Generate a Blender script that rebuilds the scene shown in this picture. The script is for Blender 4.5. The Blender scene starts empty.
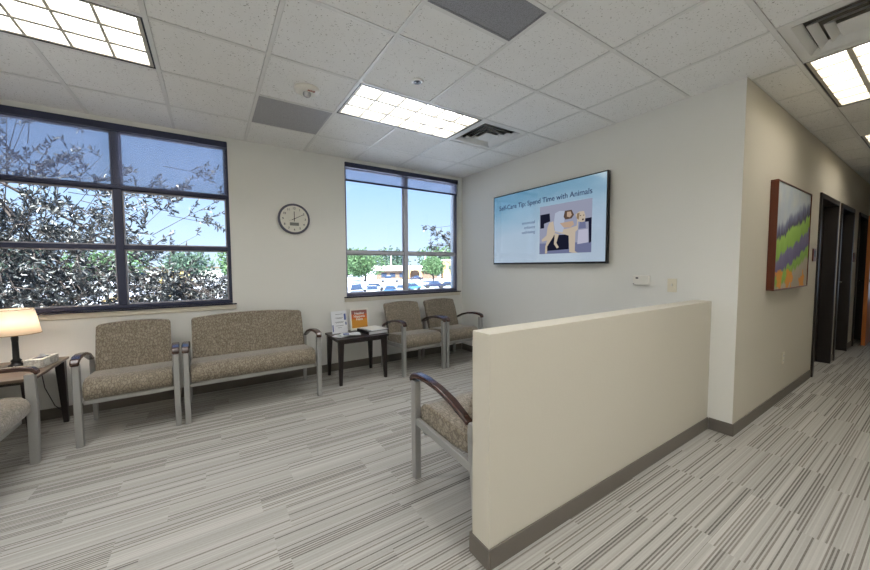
import bpy, bmesh, math, random
from mathutils import Vector, Matrix
R = random.Random(7)
COL = bpy.context.scene.collection
PI = math.pi
# ------------------------------------------------------------------ tagging
def link(o): COL.objects.link(o); return o
def tag(o, label, cat, group=None):
    o['label'] = label; o['category'] = cat
    if group: o['group'] = group
    return o
def thing(name, label, cat, loc=(0, 0, 0), rz=0, group=None):
    o = link(bpy.data.objects.new(name, None)); o.location = loc; o.rotation_euler = (0, 0, rz)
    o.empty_display_size = .1
    return tag(o, label, cat, group)
def struct_empty(name, loc=(0, 0, 0)):
    o = link(bpy.data.objects.new(name, None)); o.location = loc; o['kind'] = 'structure'; return o
def obj(name, bm, mat, parent=None, smooth=False, bevel=0, seg=2):
    me = bpy.data.meshes.new(name); bm.normal_update(); bm.to_mesh(me); bm.free()
    mats = mat if isinstance(mat, (list, tuple)) else [mat]
    for m in mats: me.materials.append(m)
    o = link(bpy.data.objects.new(name, me)); o.parent = parent
    if smooth:
        for p in me.polygons: p.use_smooth = True
    if bevel:
        b = o.modifiers.new('bevel', 'BEVEL'); b.width = bevel; b.segments = seg; b.limit_method = 'ANGLE'; b.angle_limit = .6
        b.harden_normals = True
        for p in me.polygons: p.use_smooth = True
    return o
def struct(name, bm, mat, **k):
    o = obj(name, bm, mat, **k); o['kind'] = 'structure'; return o
def dup(o, parent=None, top=True):
    c = link(o.copy()); c.parent = parent
    for ch in list(o.children): dup(ch, c, False)
    return c
# ------------------------------------------------------------------ meshes
def B(): return bmesh.new()
def box(bm, x0, x1, y0, y1, z0, z1, mi=0, M=None):
    v = [bm.verts.new((x, y, z)) for z in (z0, z1) for x, y in ((x0, y0), (x1, y0), (x1, y1), (x0, y1))]
    if M is not None:
        for q in v: q.co = M @ q.co
    for f in ((3, 2, 1, 0), (4, 5, 6, 7), (0, 1, 5, 4), (1, 2, 6, 5), (2, 3, 7, 6), (3, 0, 4, 7)):
        bm.faces.new([v[i] for i in f]).material_index = mi
    return bm
def bx(*a, **k): return box(B(), *a, **k)
def cbox(bm, c, s, M=None, mi=0):
    return box(bm, c[0]-s[0]/2, c[0]+s[0]/2, c[1]-s[1]/2, c[1]+s[1]/2, c[2]-s[2]/2, c[2]+s[2]/2, mi, M)
def lathe(bm, prof, n=32, c=(0, 0, 0), axis='z', cap=True, mi=0):
    rings = []
    for r, z in prof:
        ring = []
        for i in range(n):
            a = 2*PI*i/n; p = Vector((r*math.cos(a), r*math.sin(a), z))
            if axis == 'y': p = Vector((p.x, -p.z, p.y))     # +z of the profile points to -Y
            if axis == 'x': p = Vector((-p.z, p.x, p.y))     # +z of the profile points to -X
            ring.append(bm.verts.new(p+Vector(c)))
        rings.append(ring)
    for a, b in zip(rings, rings[1:]):
        for i in range(n):
            f = bm.faces.new((a[i], a[(i+1) % n], b[(i+1) % n], b[i])); f.material_index = mi; f.smooth = True
    if cap:
        bm.faces.new(rings[0][::-1]).material_index = mi; bm.faces.new(rings[-1]).material_index = mi
    bmesh.ops.recalc_face_normals(bm, faces=bm.faces)
    return bm
def tube(bm, pts, r, n=6):
    pts = [Vector(p) for p in pts]; rings = []
    for i, p in enumerate(pts):
        d = (pts[min(i+1, len(pts)-1)]-pts[max(i-1, 0)]).normalized()
        a = d.cross(Vector((0, 0, 1)) if abs(d.z) < .9 else Vector((1, 0, 0))).normalized(); b = d.cross(a)
        rr = r[i] if isinstance(r, (list, tuple)) else r
        rings.append([bm.verts.new(p+a*rr*math.cos(2*PI*k/n)+b*rr*math.sin(2*PI*k/n)) for k in range(n)])
    for a, b in zip(rings, rings[1:]):
        for i in range(n): bm.faces.new((a[i], a[(i+1) % n], b[(i+1) % n], b[i])).smooth = True
    bm.faces.new(rings[0][::-1]); bm.faces.new(rings[-1])
    return bm
def sweep(bm, path, ws, ts, x=0):
    """rectangular section swept along a path in the y-z plane; ws = width in x, ts = thickness in plane"""
    pts = [Vector((0, a, b)) for a, b in path]; rings = []
    for i, p in enumerate(pts):
        d = (pts[min(i+1, len(pts)-1)]-pts[max(i-1, 0)]).normalized(); nrm = Vector((0, -d.z, d.y))
        w = ws[i] if isinstance(ws, (list, tuple)) else ws; t = ts[i] if isinstance(ts, (list, tuple)) else ts
        rings.append([bm.verts.new(p+nrm*s*t/2+Vector((x+u*w/2, 0, 0))) for s, u in ((-1, -1), (-1, 1), (1, 1), (1, -1))])
    for a, b in zip(rings, rings[1:]):
        for i in range(4): bm.faces.new((a[i], a[(i+1) % 4], b[(i+1) % 4], b[i]))
    bm.faces.new(rings[0][::-1]); bm.faces.new(rings[-1])
    bmesh.ops.recalc_face_normals(bm, faces=bm.faces)
    return bm
def extrude_yz(bm, prof, x0, x1, nx=1, fx=None):
    """closed profile in y-z extruded along x; fx(x, y, z) may displace"""
    rings = []
    for i in range(nx+1):
        x = x0+(x1-x0)*i/nx; rings.append([])
        for y, z in prof:
            p = Vector((x, y, z)); p = fx(p) if fx else p
            rings[-1].append(bm.verts.new(p))
    n = len(prof)
    for a, b in zip(rings, rings[1:]):
        for i in range(n): bm.faces.new((a[i], a[(i+1) % n], b[(i+1) % n], b[i]))
    bm.faces.new(rings[0][::-1]); bm.faces.new(rings[-1])
    bmesh.ops.recalc_face_normals(bm, faces=bm.faces)
    return bm
def grid_surf(bm, fn, nu, nv, mi=0):
    V = [[bm.verts.new(fn(i/nu, j/nv)) for j in range(nv+1)] for i in range(nu+1)]
    for i in range(nu):
        for j in range(nv):
            f = bm.faces.new((V[i][j], V[i+1][j], V[i+1][j+1], V[i][j+1])); f.smooth = True; f.material_index = mi
    return bm
# ------------------------------------------------------------------ materials
def srgb(r, g, b):
    f = lambda c: (c/255/12.92) if c/255 <= .04045 else ((c/255+.055)/1.055)**2.4
    return (f(r), f(g), f(b), 1)
class NT:
    def __init__(s, name):
        s.m = bpy.data.materials.new(name); s.m.use_nodes = True; s.t = s.m.node_tree; s.t.nodes.clear()
        s.out = s.t.nodes.new('ShaderNodeOutputMaterial')
    def n(s, typ, ins=None, **kw):
        nd = s.t.nodes.new(typ)
        for k, v in kw.items(): setattr(nd, k, v)
        for k, v in (ins or {}).items():
            if hasattr(v, 'links') or isinstance(v, bpy.types.NodeSocket): s.t.links.new(v, nd.inputs[k])
            else: nd.inputs[k].default_value = v
        return nd
    def math(s, op, a, b=0.0, c=None):
        d = {0: a, 1: b}
        if c is not None: d[2] = c
        return s.n('ShaderNodeMath', d, operation=op).outputs[0]
    def mix(s, f, a, b): 
        nd = s.n('ShaderNodeMix', data_type='RGBA')
        for i, v in ((0, f), (6, a), (7, b)):
            if isinstance(v, bpy.types.NodeSocket): s.t.links.new(v, nd.inputs[i])
            else: nd.inputs[i].default_value = v
        return nd.outputs[2]
    def ramp(s, f, stops, interp='LINEAR'):
        nd = s.n('ShaderNodeValToRGB', {0: f}); cr = nd.color_ramp; cr.interpolation = interp
        while len(cr.elements) < len(stops): cr.elements.new(.5)
        for e, (p, c) in zip(cr.elements, stops): e.position = p; e.color = c
        return nd.outputs[0]
    def obj(s): return s.n('ShaderNodeTexCoord').outputs['Object']
    def pos(s): return s.n('ShaderNodeNewGeometry').outputs['Position']
    def noise(s, v, scale, detail=2, dim='3D', rough=.5):
        return s.n('ShaderNodeTexNoise', {'Vector': v, 'Scale': scale, 'Detail': detail, 'Roughness': rough}, noise_dimensions=dim).outputs[0]
    def scale(s, v, sc): return s.n('ShaderNodeVectorMath', {0: v, 1: sc}, operation='MULTIPLY').outputs[0]
    def bump(s, h, strength=.2, dist=.002): return s.n('ShaderNodeBump', {'Height': h, 'Strength': strength, 'Distance': dist}).outputs[0]
    def pbr(s, color, rough=.6, metal=0, bump=None, spec=.5, **k):
        ins = {'Base Color': color, 'Roughness': rough, 'Metallic': metal, 'Specular IOR Level': spec}
        ins.update(k)
        if bump is not None: ins['Normal'] = bump
        p = s.n('ShaderNodeBsdfPrincipled', ins); s.t.links.new(p.outputs[0], s.out.inputs[0]); return s.m
def plain(name, col, rough=.6, metal=0, var=.06, scale=20, bump=0, spec=.5, **k):
    t = NT(name); nz = t.noise(t.obj(), scale, 3)
    c2 = tuple(max(0, x*(1-var)) for x in col[:3])+(1,); c1 = tuple(min(1, x*(1+var)) for x in col[:3])+(1,)
    c = t.mix(nz, c2, c1)
    return t.pbr(c, rough, metal, t.bump(nz, bump) if bump else None, spec, **k)
def emis(name, col, st=1):
    t = NT(name); e = t.n('ShaderNodeEmission', {'Color': col, 'Strength': st}); t.t.links.new(e.outputs[0], t.out.inputs[0]); return t.m

def wall_mat(name, col):
    t = NT(name); p = t.pos(); n1 = t.noise(p, 60, 3); n2 = t.noise(p, 1.2, 2)
    return t.pbr(t.mix(n2, tuple(c*.97 for c in col[:3])+(1,), col), .75, 0, t.bump(n1, .12, .003), .3)
M = {}
M['wall'] = wall_mat('wall_paint', srgb(231, 231, 226))
M['wall_hall'] = wall_mat('wall_paint_dim_warm', srgb(208, 203, 189))  # same wall paint with dimmer, warmer light put into the colour
M['base'] = plain('vinyl_base', srgb(110, 104, 96), .55, var=.05)
M['frame'] = plain('window_frame', srgb(58, 62, 84), .35, .4, var=.05)
M['frame2'] = plain('window_frame_glare', srgb(196, 196, 206), .4, var=.03)  # dark frame lightened on the second window: glare painted into the colour
M['frame_soft_glare'] = plain('window_frame_soft_glare', srgb(104, 106, 132), .4, var=.03)  # same dark frame with weaker glare painted in, for the outer bars
M['stop'] = plain('window_stop', srgb(168, 165, 172), .45, .3)
M['sill'] = plain('sill_dark', srgb(52, 52, 66), .15)
M['sillwhite'] = plain('sill_paint', srgb(214, 208, 192), .5)
M['metal'] = plain('silver_metal', srgb(172, 172, 170), .42, .55, var=.04, scale=60)
M['armwood'] = plain('arm_dark_wood', srgb(62, 38, 30), .22, var=.25, scale=30, spec=.7)
M['tablewood'] = plain('table_dark', srgb(36, 26, 24), .4, var=.3, scale=12)
M['white'] = plain('white_plastic', srgb(232, 230, 222), .4, var=.02)
M['ceilwhite'] = plain('white_enamel', srgb(228, 228, 225), .45, var=.02)
M['brightwhite'] = plain('bright_white_enamel', srgb(246, 246, 244), .3, var=.01)
M['ventgrey'] = plain('vent_inside', srgb(120, 116, 108), .6)
M['black'] = plain('black_plastic', srgb(14, 14, 16), .3, var=.1)
M['paper'] = plain('paper', srgb(228, 230, 234), .8, var=.02)
M['navy'] = plain('navy_print', srgb(70, 90, 150), .7)
M['ink'] = plain('ink', srgb(60, 62, 72), .8)
M['clockrim'] = plain('clock_rim', srgb(84, 84, 98), .4)
M['clockface'] = plain('clock_face', srgb(226, 224, 214), .6, var=.02)
M['lcd'] = plain('lcd', srgb(120, 124, 118), .3)
M['chrome'] = plain('chrome', srgb(200, 200, 200), .2, 1, var=.02)

def carpet():
    t = NT('striped_carpet_tiles'); p = t.pos(); s = t.n('ShaderNodeSeparateXYZ', {0: p}); x, y = s.outputs[0], s.outputs[1]
    row = t.math('FLOOR', t.math('DIVIDE', y, .20))
    off = t.n('ShaderNodeTexWhiteNoise', {'W': row}, noise_dimensions='1D').outputs[0]
    colu = t.math('FLOOR', t.math('ADD', t.math('DIVIDE', x, .62), off))
    seed = t.math('ADD', t.math('MULTIPLY', row, 13.73), t.math('MULTIPLY', colu, 7.31))
    def stripes(pitch, k):
        i = t.math('FLOOR', t.math('DIVIDE', y, pitch))
        v = t.n('ShaderNodeCombineXYZ', {0: i, 1: t.math('ADD', seed, k)})
        return t.n('ShaderNodeTexWhiteNoise', {'Vector': v.outputs[0]}, noise_dimensions='2D').outputs[0]
    a = stripes(.0068, 0); b = stripes(.0052, 3.3); c = stripes(.024, 9.1)
    tile = t.n('ShaderNodeTexWhiteNoise', {'W': seed}, noise_dimensions='1D').outputs[0]
    base = t.mix(c, srgb(170, 168, 161), srgb(188, 186, 180))
    base = t.mix(t.math('MULTIPLY', b, .6), base, srgb(142, 140, 134))
    # dark lines, more of them where the broad band value is low
    thr = t.math('ADD', .34, t.math('MULTIPLY', tile, .5))
    even = t.math('LESS_THAN', t.math('MODULO', t.math('ADD', t.math('FLOOR', t.math('DIVIDE', y, .0068)), 4000), 2), .5)
    band = t.math('MULTIPLY', t.math('GREATER_THAN', a, thr), even)
    dark = t.mix(c, srgb(66, 62, 56), srgb(122, 116, 106))
    colr = t.mix(t.math('MULTIPLY', band, .92), base, dark)
    fine = t.noise(p, 420, 2); mott = t.noise(p, 90, 3)
    colr = t.mix(t.math('MULTIPLY', mott, .3), colr, srgb(200, 196, 190))
    h = t.math('ADD', fine, t.math('MULTIPLY', b, .5))
    return t.pbr(colr, .95, 0, t.bump(h, .35, .003), .1)
M['carpet'] = carpet()
def tile_mat():
    t = NT('acoustic_tile'); p = t.pos()
    n1 = t.noise(p, 95, 2); n2 = t.noise(p, 6, 2)
    dots = t.ramp(n1, [(.0, (1, 1, 1, 1)), (.30, (1, 1, 1, 1)), (.345, (0, 0, 0, 1))])
    c = t.mix(n2, srgb(238, 238, 235), srgb(244, 244, 242))
    c = t.mix(t.math('MULTIPLY', dots, .7), c, srgb(140, 136, 126))
    return t.pbr(c, .9, 0, t.bump(n1, .25, .002), .1)
M['tile'] = tile_mat()
def fabric(name, c1, c2, c3, sx, sy):
    t = NT(name); s = t.n('ShaderNodeSeparateXYZ', {0: t.obj()})
    v = t.scale(t.obj(), (sx, sy, sy))
    nz = t.n('ShaderNodeTexNoise', {'Vector': v, 'Scale': 1.1}).outputs[1]
    vd = t.n('ShaderNodeVectorMath', {0: v, 1: t.scale(nz, (1.3, 1.3, 1.3))}, operation='ADD').outputs[0]
    e = t.n('ShaderNodeTexVoronoi', {'Vector': vd, 'Scale': 1}, feature='DISTANCE_TO_EDGE', voronoi_dimensions='3D').outputs[0]
    k = t.n('ShaderNodeTexVoronoi', {'Vector': vd, 'Scale': 1}, voronoi_dimensions='3D').outputs[1]
    ln = t.ramp(e, [(.0, (1, 1, 1, 1)), (.05, (1, 1, 1, 1)), (.13, (0, 0, 0, 1))])
    kk = t.n('ShaderNodeSeparateXYZ', {0: k}).outputs[0]
    c = t.mix(kk, c1, c3); c = t.mix(t.math('MULTIPLY', ln, .8), c, c2)
    w = t.noise(t.obj(), 600, 1)
    return t.pbr(c, .85, 0, t.bump(w, .3, .001), .25, **{'Sheen Weight': .6, 'Sheen Roughness': .4})
M['fab'] = fabric('leaf_upholstery', srgb(156, 147, 132), srgb(104, 94, 80), srgb(138, 128, 112), 62, 33)
def wood_top():
    t = NT('table_laminate'); n = t.noise(t.scale(t.obj(), (4, 40, 4)), 1.5, 4)
    return t.pbr(t.mix(n, srgb(96, 78, 64), srgb(134, 116, 98)), .35, 0, None, .5)
M['endtop'] = wood_top()
def door_mat(name, a, b, rough=.35):
    t = NT(name); n = t.noise(t.scale(t.obj(), (30, 30, 1.6)), 1.2, 4)
    return t.pbr(t.mix(n, a, b), rough, 0, None, .4)
M['door'] = door_mat('dark_stained_door', srgb(26, 17, 13), srgb(52, 33, 24))
M['doorframe'] = plain('door_frame', srgb(40, 34, 32), .4)
M['oak'] = door_mat('orange_oak', srgb(190, 104, 44), srgb(220, 136, 66))
def glass():
    t = NT('window_glass'); tr = t.n('ShaderNodeBsdfTransparent', {0: (.93, .97, 1, 1)}); gl = t.n('ShaderNodeBsdfGlossy', {'Roughness': .01})
    fr = t.n('ShaderNodeFresnel', {0: 1.3}); mx = t.n('ShaderNodeMixShader', {0: fr.outputs[0], 1: tr.outputs[0], 2: gl.outputs[0]})
    t.t.links.new(mx.outputs[0], t.out.inputs[0]); return t.m
M['glass'] = glass()
def mesh_shade():
    t = NT('solar_mesh'); tr = t.n('ShaderNodeBsdfTransparent'); df = t.n('ShaderNodeBsdfDiffuse', {0: srgb(150, 152, 170)}); tl = t.n('ShaderNodeBsdfTranslucent', {0: srgb(170, 172, 196)})
    a = t.n('ShaderNodeMixShader', {0: .6, 1: df.outputs[0], 2: tl.outputs[0]}); mx = t.n('ShaderNodeMixShader', {0: .42, 1: tr.outputs[0], 2: a.outputs[0]})
    t.t.links.new(mx.outputs[0], t.out.inputs[0]); return t.m
M['mesh'] = mesh_shade()
def lampshade():
    t = NT('lamp_shade_fabric'); df = t.n('ShaderNodeBsdfDiffuse', {0: srgb(240, 232, 214)}); tl = t.n('ShaderNodeBsdfTranslucent', {0: srgb(250, 240, 226)})
    mx = t.n('ShaderNodeMixShader', {0: .5, 1: df.outputs[0], 2: tl.outputs[0]}); t.t.links.new(mx.outputs[0], t.out.inputs[0]); return t.m
M['shade'] = lampshade()
LS = 6.8
M['tube'] = emis('fluorescent_lamp', (1, .985, .975, 1), LS)
M['tubehall'] = emis('warm_fluorescent_lamp', (1, .93, .82, 1), LS*.68)
M['bulb'] = emis('warm_bulb', (1, .84, .74, 1), 60)
def perf(name, c, d):
    t = NT(name); v = t.n('ShaderNodeTexVoronoi', {'Vector': t.pos(), 'Scale': 210}, voronoi_dimensions='3D').outputs[0]
    m = t.ramp(v, [(.0, (1, 1, 1, 1)), (.28, (1, 1, 1, 1)), (.4, (0, 0, 0, 1))])
    return t.pbr(t.mix(m, c, d), .6, .1)
M['perf'] = perf('perforated_grille', srgb(176, 176, 180), srgb(140, 140, 144))
M['perfdark'] = perf('perforated_grille_dark', srgb(150, 150, 154), srgb(110, 110, 114))

# ------------------------------------------------------------------ room numbers (metres; camera stands over the origin)
CH, WY, TX, CY = 2.683, 4.285, 3.31, .9033
LX, FY = -1.72, -2.6                      # left wall, wall behind
GX, GY, U = -.2534, 1.2643, .6096         # ceiling grid
X1, HY = 9.65, -.9                        # end of the hall, far side of the hall
# floor
struct('floor', box(B(), -1.9, 12.2, -2.8, 4.45, -.2, 0), M['carpet'])
# window wall with two openings
W1 = (-1.6, .19); W2 = (1.45, 3.235); ZB, ZT = .93, 2.635
bm = B(); T = .2
for x0, x1 in ((LX-.15, W1[0]), (W1[1], W2[0]), (W2[1], TX+.2)): box(bm, x0, x1, WY, WY+T, 0, 2.95)
for a in (W1, W2): box(bm, a[0], a[1], WY, WY+T, 0, ZB); box(bm, a[0], a[1], WY, WY+T, ZT, 2.95)
struct('wall_back', bm, M['wall'])
struct('wall_left', bx(LX-.15, LX, FY-.15, WY+T, 0, 2.95), M['wall'])
struct('wall_front', bx(LX, 3.4, FY-.15, FY, 0, 2.95), M['wall'])
struct('wall_right', bx(TX, TX+.2, CY+.001, WY, 0, 2.95), M['wall'])
# hall wall with door openings
DO = [(5.85, 6.85), (7.1, 8.05), (8.6, 9.45)]; DH = 2.10
bm = B(); xs = TX+.001
for a, b in DO: box(bm, xs, a, CY, CY+.16, 0, 2.95); box(bm, a, b, CY, CY+.16, DH, 2.95); xs = b
box(bm, xs, X1+.15, CY, CY+.16, 0, 2.95)
struct('wall_hall', bm, M['wall_hall'])
struct('wall_hall_return', bx(3.4, 3.55, FY-.15, HY, 0, 2.95), M['wall_hall'])
struct('wall_hall_opposite', bx(3.55, 12.2, HY-.15, HY, 0, 2.95), M['wall_hall'])
bm = B(); box(bm, X1, X1+.15, .78, CY, 0, 2.95); box(bm, X1, X1+.15, HY, -.14, 0, 2.95); box(bm, X1, X1+.15, -.14, .78, 2.1, 2.95)
struct('wall_hall_end', bm, M['wall_hall'])
bm = B(); box(bm, 12, 12.2, HY, -.3, 0, 2.95); box(bm, 12, 12.2, 1.4, 2.4, 0, 2.95); box(bm, 12, 12.2, -.3, 1.4, 0, .5); box(bm, 12, 12.2, -.3, 1.4, 2.3, 2.95)
box(bm, X1+.15, 12.2, 2.4, 2.55, 0, 2.95); box(bm, X1+.0, X1+.15, CY+.16, 2.55, 0, 2.95)
struct('wall_far_room', bm, M['wall'])
w3 = struct_empty('window_3', (12.05, .55, 1.4))
obj('frame', box(box(box(box(B(), -.03, .03, -.85, .85, -.9, -.84), -.03, .03, -.85, .85, .84, .9), -.03, .03, -.85, -.79, -.84, .84), -.03, .03, .79, .85, -.84, .84), M['frame'], w3)
obj('pane', bx(-.005, .005, -.79, .79, -.84, .84), M['glass'], w3)
# half wall
HX, HY0, HY1, HZ = .965, 1.061, 1.176, 1.031
struct('wall_partition', bx(HX, TX-.001, HY0, HY1, 0, HZ), M['wall_hall'], bevel=.004, seg=1)
# baseboards
bh, bt = .095, .010
def bb(name, *rects):
    bm = B()
    for x0, x1, y0, y1 in rects: box(bm, x0, x1, y0, y1, 0, bh)
    struct(name, bm, M['base'], bevel=.003, seg=1)
bb('baseboard_back', (LX+bt, TX-bt, WY-bt, WY)); bb('baseboard_left', (LX, LX+bt, FY, WY)); bb('baseboard_front', (LX+bt, 3.4, FY, FY+bt))
bb('baseboard_right', (TX-bt, TX, HY1+bt, WY-bt), (TX-bt, TX, CY-bt, HY0-bt))
bb('baseboard_partition', (HX, TX-bt, HY0-bt, HY0), (HX-bt, HX, HY0-bt, HY1+bt), (HX, TX-bt, HY1, HY1+bt))
bb('baseboard_hall', (TX, DO[0][0]-.06, CY-bt, CY), (DO[0][1]+.06, DO[1][0]-.06, CY-bt, CY), (DO[1][1]+.06, DO[2][0]-.06, CY-bt, CY), (DO[2][1]+.06, X1, CY-bt, CY))
# ceiling: tiles, leaving out the fixture cells, plus the slab above
xl = lambda k: GX+U*k
yl = lambda k: GY+U*k
FIX = {'lights': [(-2, 2), (2, 2), (6, -2), (10, -2), (-2, -2), (2, -2), (-2, -6), (2, -6), (-2, 0), (-2, -4), (2, -4), (6, -2)][:11]}
skip = set()
for k, j in FIX['lights']: skip |= {(k, j), (k+1, j)}
skip |= {(4, 2), (5, -2), (1, 3)}
halfskip = (2, 0)          # the half-size grille
def clip(x0, x1, y0, y1):
    x0 = max(x0, LX); y0 = max(y0, FY); y1 = min(y1, WY)
    return x0, x1, y0, y1
bm = B(); g = .0145; zt = CH-.004
cells = [(k, j) for k in range(-3, 20) for j in range(-7, 5)]
for k, j in cells:
    if (k, j) in skip: continue
    parts = [(yl(j), yl(j+1))]
    if (k, j) == halfskip: parts = [(yl(j)+U/2, yl(j+1))]
    for ya, yb in parts:
        x0, x1, y0, y1 = clip(xl(k), xl(k+1), ya, yb)
        if x1 > 3.4 and x0 >= 3.3:                       # hall part
            y0 = max(y0, HY) if x0 > 3.5 else y0
            y1 = min(y1, CY) if x0 < X1 else min(y1, 2.4)
        else:
            if k == 5 and y0 < CY < y1 + .6 and j >= -1: pass
            x1 = min(x1, TX) if y0 >= CY else x1
            if k == 5 and j == -1:                       # straddles the wall corner
                box(bm, x0+g, x1-g, y0+g, CY-.001, zt, zt+.016); box(bm, x0+g, TX-.001, CY-.001, y1-g, zt, zt+.016); continue
        if x1-x0 < .05 or y1-y0 < .05: continue
        box(bm, x0+g, x1-g, y0+g, y1-g, zt, zt+.016)
box(bm, LX-.15, 12.2, FY-.15, WY+.2, 2.95, 3.1)
struct('ceiling', bm, M['tile'])
# T-bars
bm = B(); tw = .012
inner = {(k+1, j) for k, j in FIX['lights']}
for j in range(-7, 5):
    for k in range(-2, 20):
        x = xl(k)
        if (k, j) in inner: continue
        y0, y1 = max(yl(j)+tw, FY), min(yl(j+1)-tw, WY)
        if x > TX: y0, y1 = (max(y0, HY) if x > 3.5 else y0), min(y1, CY if x < X1 else 2.4)
        if y1-y0 > .03: box(bm, x-tw, x+tw, y0, y1, CH-.007, CH+.01)
for j in range(-6, 5):
    y = yl(j)
    box(bm, LX, (TX if y > CY else (12 if y > HY else 3.4)), y-tw, y+tw, CH-.007, CH+.01)
box(bm, xl(2)+tw, xl(3)-tw, yl(0)+U/2-tw, yl(0)+U/2+tw, CH-.007, CH+.01)
struct('trim_1', bm, M['ceilwhite'])
# wall angle round the ceiling edge
bm = B(); q = .018
box(bm, LX, TX, WY-q, WY, CH-.003, CH+.009); box(bm, TX-q, TX, CY, WY, CH-.003, CH+.009); box(bm, LX, LX+q, FY, WY, CH-.003, CH+.009)
box(bm, TX-q, X1, CY-q, CY, CH-.003, CH+.009)
struct('trim_2', bm, M['ceilwhite'])

# ------------------------------------------------------------------ windows
def window(name, x0, x1, zs, seed, ft=.03, fm='frame', rm='frame'):
    w = struct_empty(name, ((x0+x1)/2, WY+.015, ZB)); W = x1-x0; H = ZT-ZB; h = W/2; fy0, fy1 = .02, .10
    fr = B()
    box(fr, -h, h, fy0, fy1, 0, .036); box(fr, -h, h, fy0, fy1, H-.06, H); box(fr, -h, -h+ft, fy0, fy1, .036, H-.06); box(fr, h-ft, h, fy0, fy1, .036, H-.06)
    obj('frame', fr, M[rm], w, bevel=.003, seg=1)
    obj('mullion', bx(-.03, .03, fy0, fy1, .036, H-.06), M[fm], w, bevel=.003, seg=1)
    rows = [.036]+[z-ZB for z in zs]+[H-.06]
    for s in (-1, 1):
        a, b = (-h+ft, -.03) if s < 0 else (.03, h-ft)
        for i in range(len(rows)-1):
            z0 = rows[i]+(.02 if i else 0); z1 = rows[i+1]-(.02 if i < len(rows)-2 else 0)
            obj('pane', bx(a, b, .065, .071, z0, z1), M['glass'], w)
            st = B(); q = .012
            box(st, a, a+q, .045, .066, z0, z1); box(st, b-q, b, .045, .066, z0, z1); box(st, a+q, b-q, .045, .066, z0, z0+q); box(st, a+q, b-q, .045, .066, z1-q, z1)
            obj('glazing_bead', st, M['stop'], w)
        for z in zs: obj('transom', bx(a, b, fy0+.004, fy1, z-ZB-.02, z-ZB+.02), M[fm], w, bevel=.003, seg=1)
    return w
window('window_1', *W1, [1.51, 2.06], 1); window('window_2', *W2, [1.50], 2, .024, 'frame2', 'frame_soft_glare')
for i, (a, b) in enumerate((W1, W2)):
    bm = B(); box(bm, a-.035 if i else a-.03, min(b+.035, TX-.012), WY-.03, WY+.11, ZB-.014, ZB)
    struct('trim_%d' % (3+2*i), bm, M['sill'], bevel=.003, seg=1)
    bm = B(); box(bm, a-.03, min(b+.03, TX-.012), WY-.012, WY, ZB-.065, ZB-.014)
    struct('trim_%d' % (4+2*i), bm, M['sillwhite'], bevel=.003, seg=1)
def roller(x0, x1, zb, label):
    t = thing('roller_shade', label, 'window shade', ((x0+x1)/2, WY+.006, ZT)); h = (x1-x0)/2-.004
    obj('cassette', bx(-h, h, -.012, .024, -.06, 0), M['frame'], t, bevel=.006)
    obj('mesh_fabric', bx(-h+.012, h-.012, .004, .006, zb-ZT, -.07), M['mesh'], t)
    obj('hem_bar', bx(-h+.012, h-.012, -.001, .011, zb-ZT-.026, zb-ZT), M['frame'], t, bevel=.003, seg=1)
roller(*W1, 2.075, 'grey see-through roller shade pulled a third down over the left window')
roller(*W2, 2.425, 'grey see-through roller shade barely lowered over the window nearest the television')

# ------------------------------------------------------------------ ceiling fixtures
def troffer(k, j, label, group=None, power=1):
    x0, x1, y0, y1 = xl(k), xl(k+2), yl(j), yl(j+1)
    t = thing('recessed_light', label, 'ceiling light', ((x0+x1)/2, (y0+y1)/2, CH), 0, group); a, b = U-.014, U/2-.014
    bm = B()   # housing: four sides and top
    box(bm, -a, a, -b, b, .115, .12); box(bm, -a, a, -b, -b+.006, 0, .115); box(bm, -a, a, b-.006, b, 0, .115)
    box(bm, -a, -a+.006, -b+.006, b-.006, 0, .115); box(bm, a-.006, a, -b+.006, b-.006, 0, .115)
    obj('housing', bm, M['ceilwhite'], t)
    bm = B(); q = .008   # dark shadow gap frame
    box(bm, -a, a, -b, -b+q, -.006, 0); box(bm, -a, a, b-q, b, -.006, 0); box(bm, -a, -a+q, -b+q, b-q, -.006, 0); box(bm, a-q, a, -b+q, b-q, -.006, 0)
    obj('edge_frame', bm, M['black'], t)
    bm = B(); bw = a-.01; bb_ = b-.01
    box(bm, -bw, bw, -bb_, -bb_+.018, -.004, .06); box(bm, -bw, bw, bb_-.018, bb_, -.004, .06)
    box(bm, -bw, -bw+.018, -bb_+.018, bb_-.018, -.004, .06); box(bm, bw-.018, bw, -bb_+.018, bb_-.018, -.004, .06)
    for i in range(1, 3): y = -bb_+2*bb_*i/3; box(bm, -bw, bw, y-.013, y+.013, -.003, .055)
    for i in range(1, 6): x = -bw+2*bw*i/6; box(bm, x-.008, x+.008, -bb_, bb_, -.0035, .0545)
    obj('louver', bm, M['louver'], t)
    obj('lamp_panel', bx(-a+.02, a-.02, -b+.02, b-.02, .085, .1), M['tube' if k < 5 else 'tubehall'], t)
    return t
M['louver'] = plain('louver', srgb(206, 200, 184), .45, .1, var=.05)
troffer(-2, 2, 'bright recessed louvered ceiling light at the top left over the left window')
troffer(2, 2, 'bright recessed louvered ceiling light with eighteen cells before the second window')
troffer(6, -2, 'bright recessed ceiling light in the hall beside the square vent')
troffer(10, -2, 'second recessed ceiling light further along the hall, cut by the picture edge')
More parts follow.
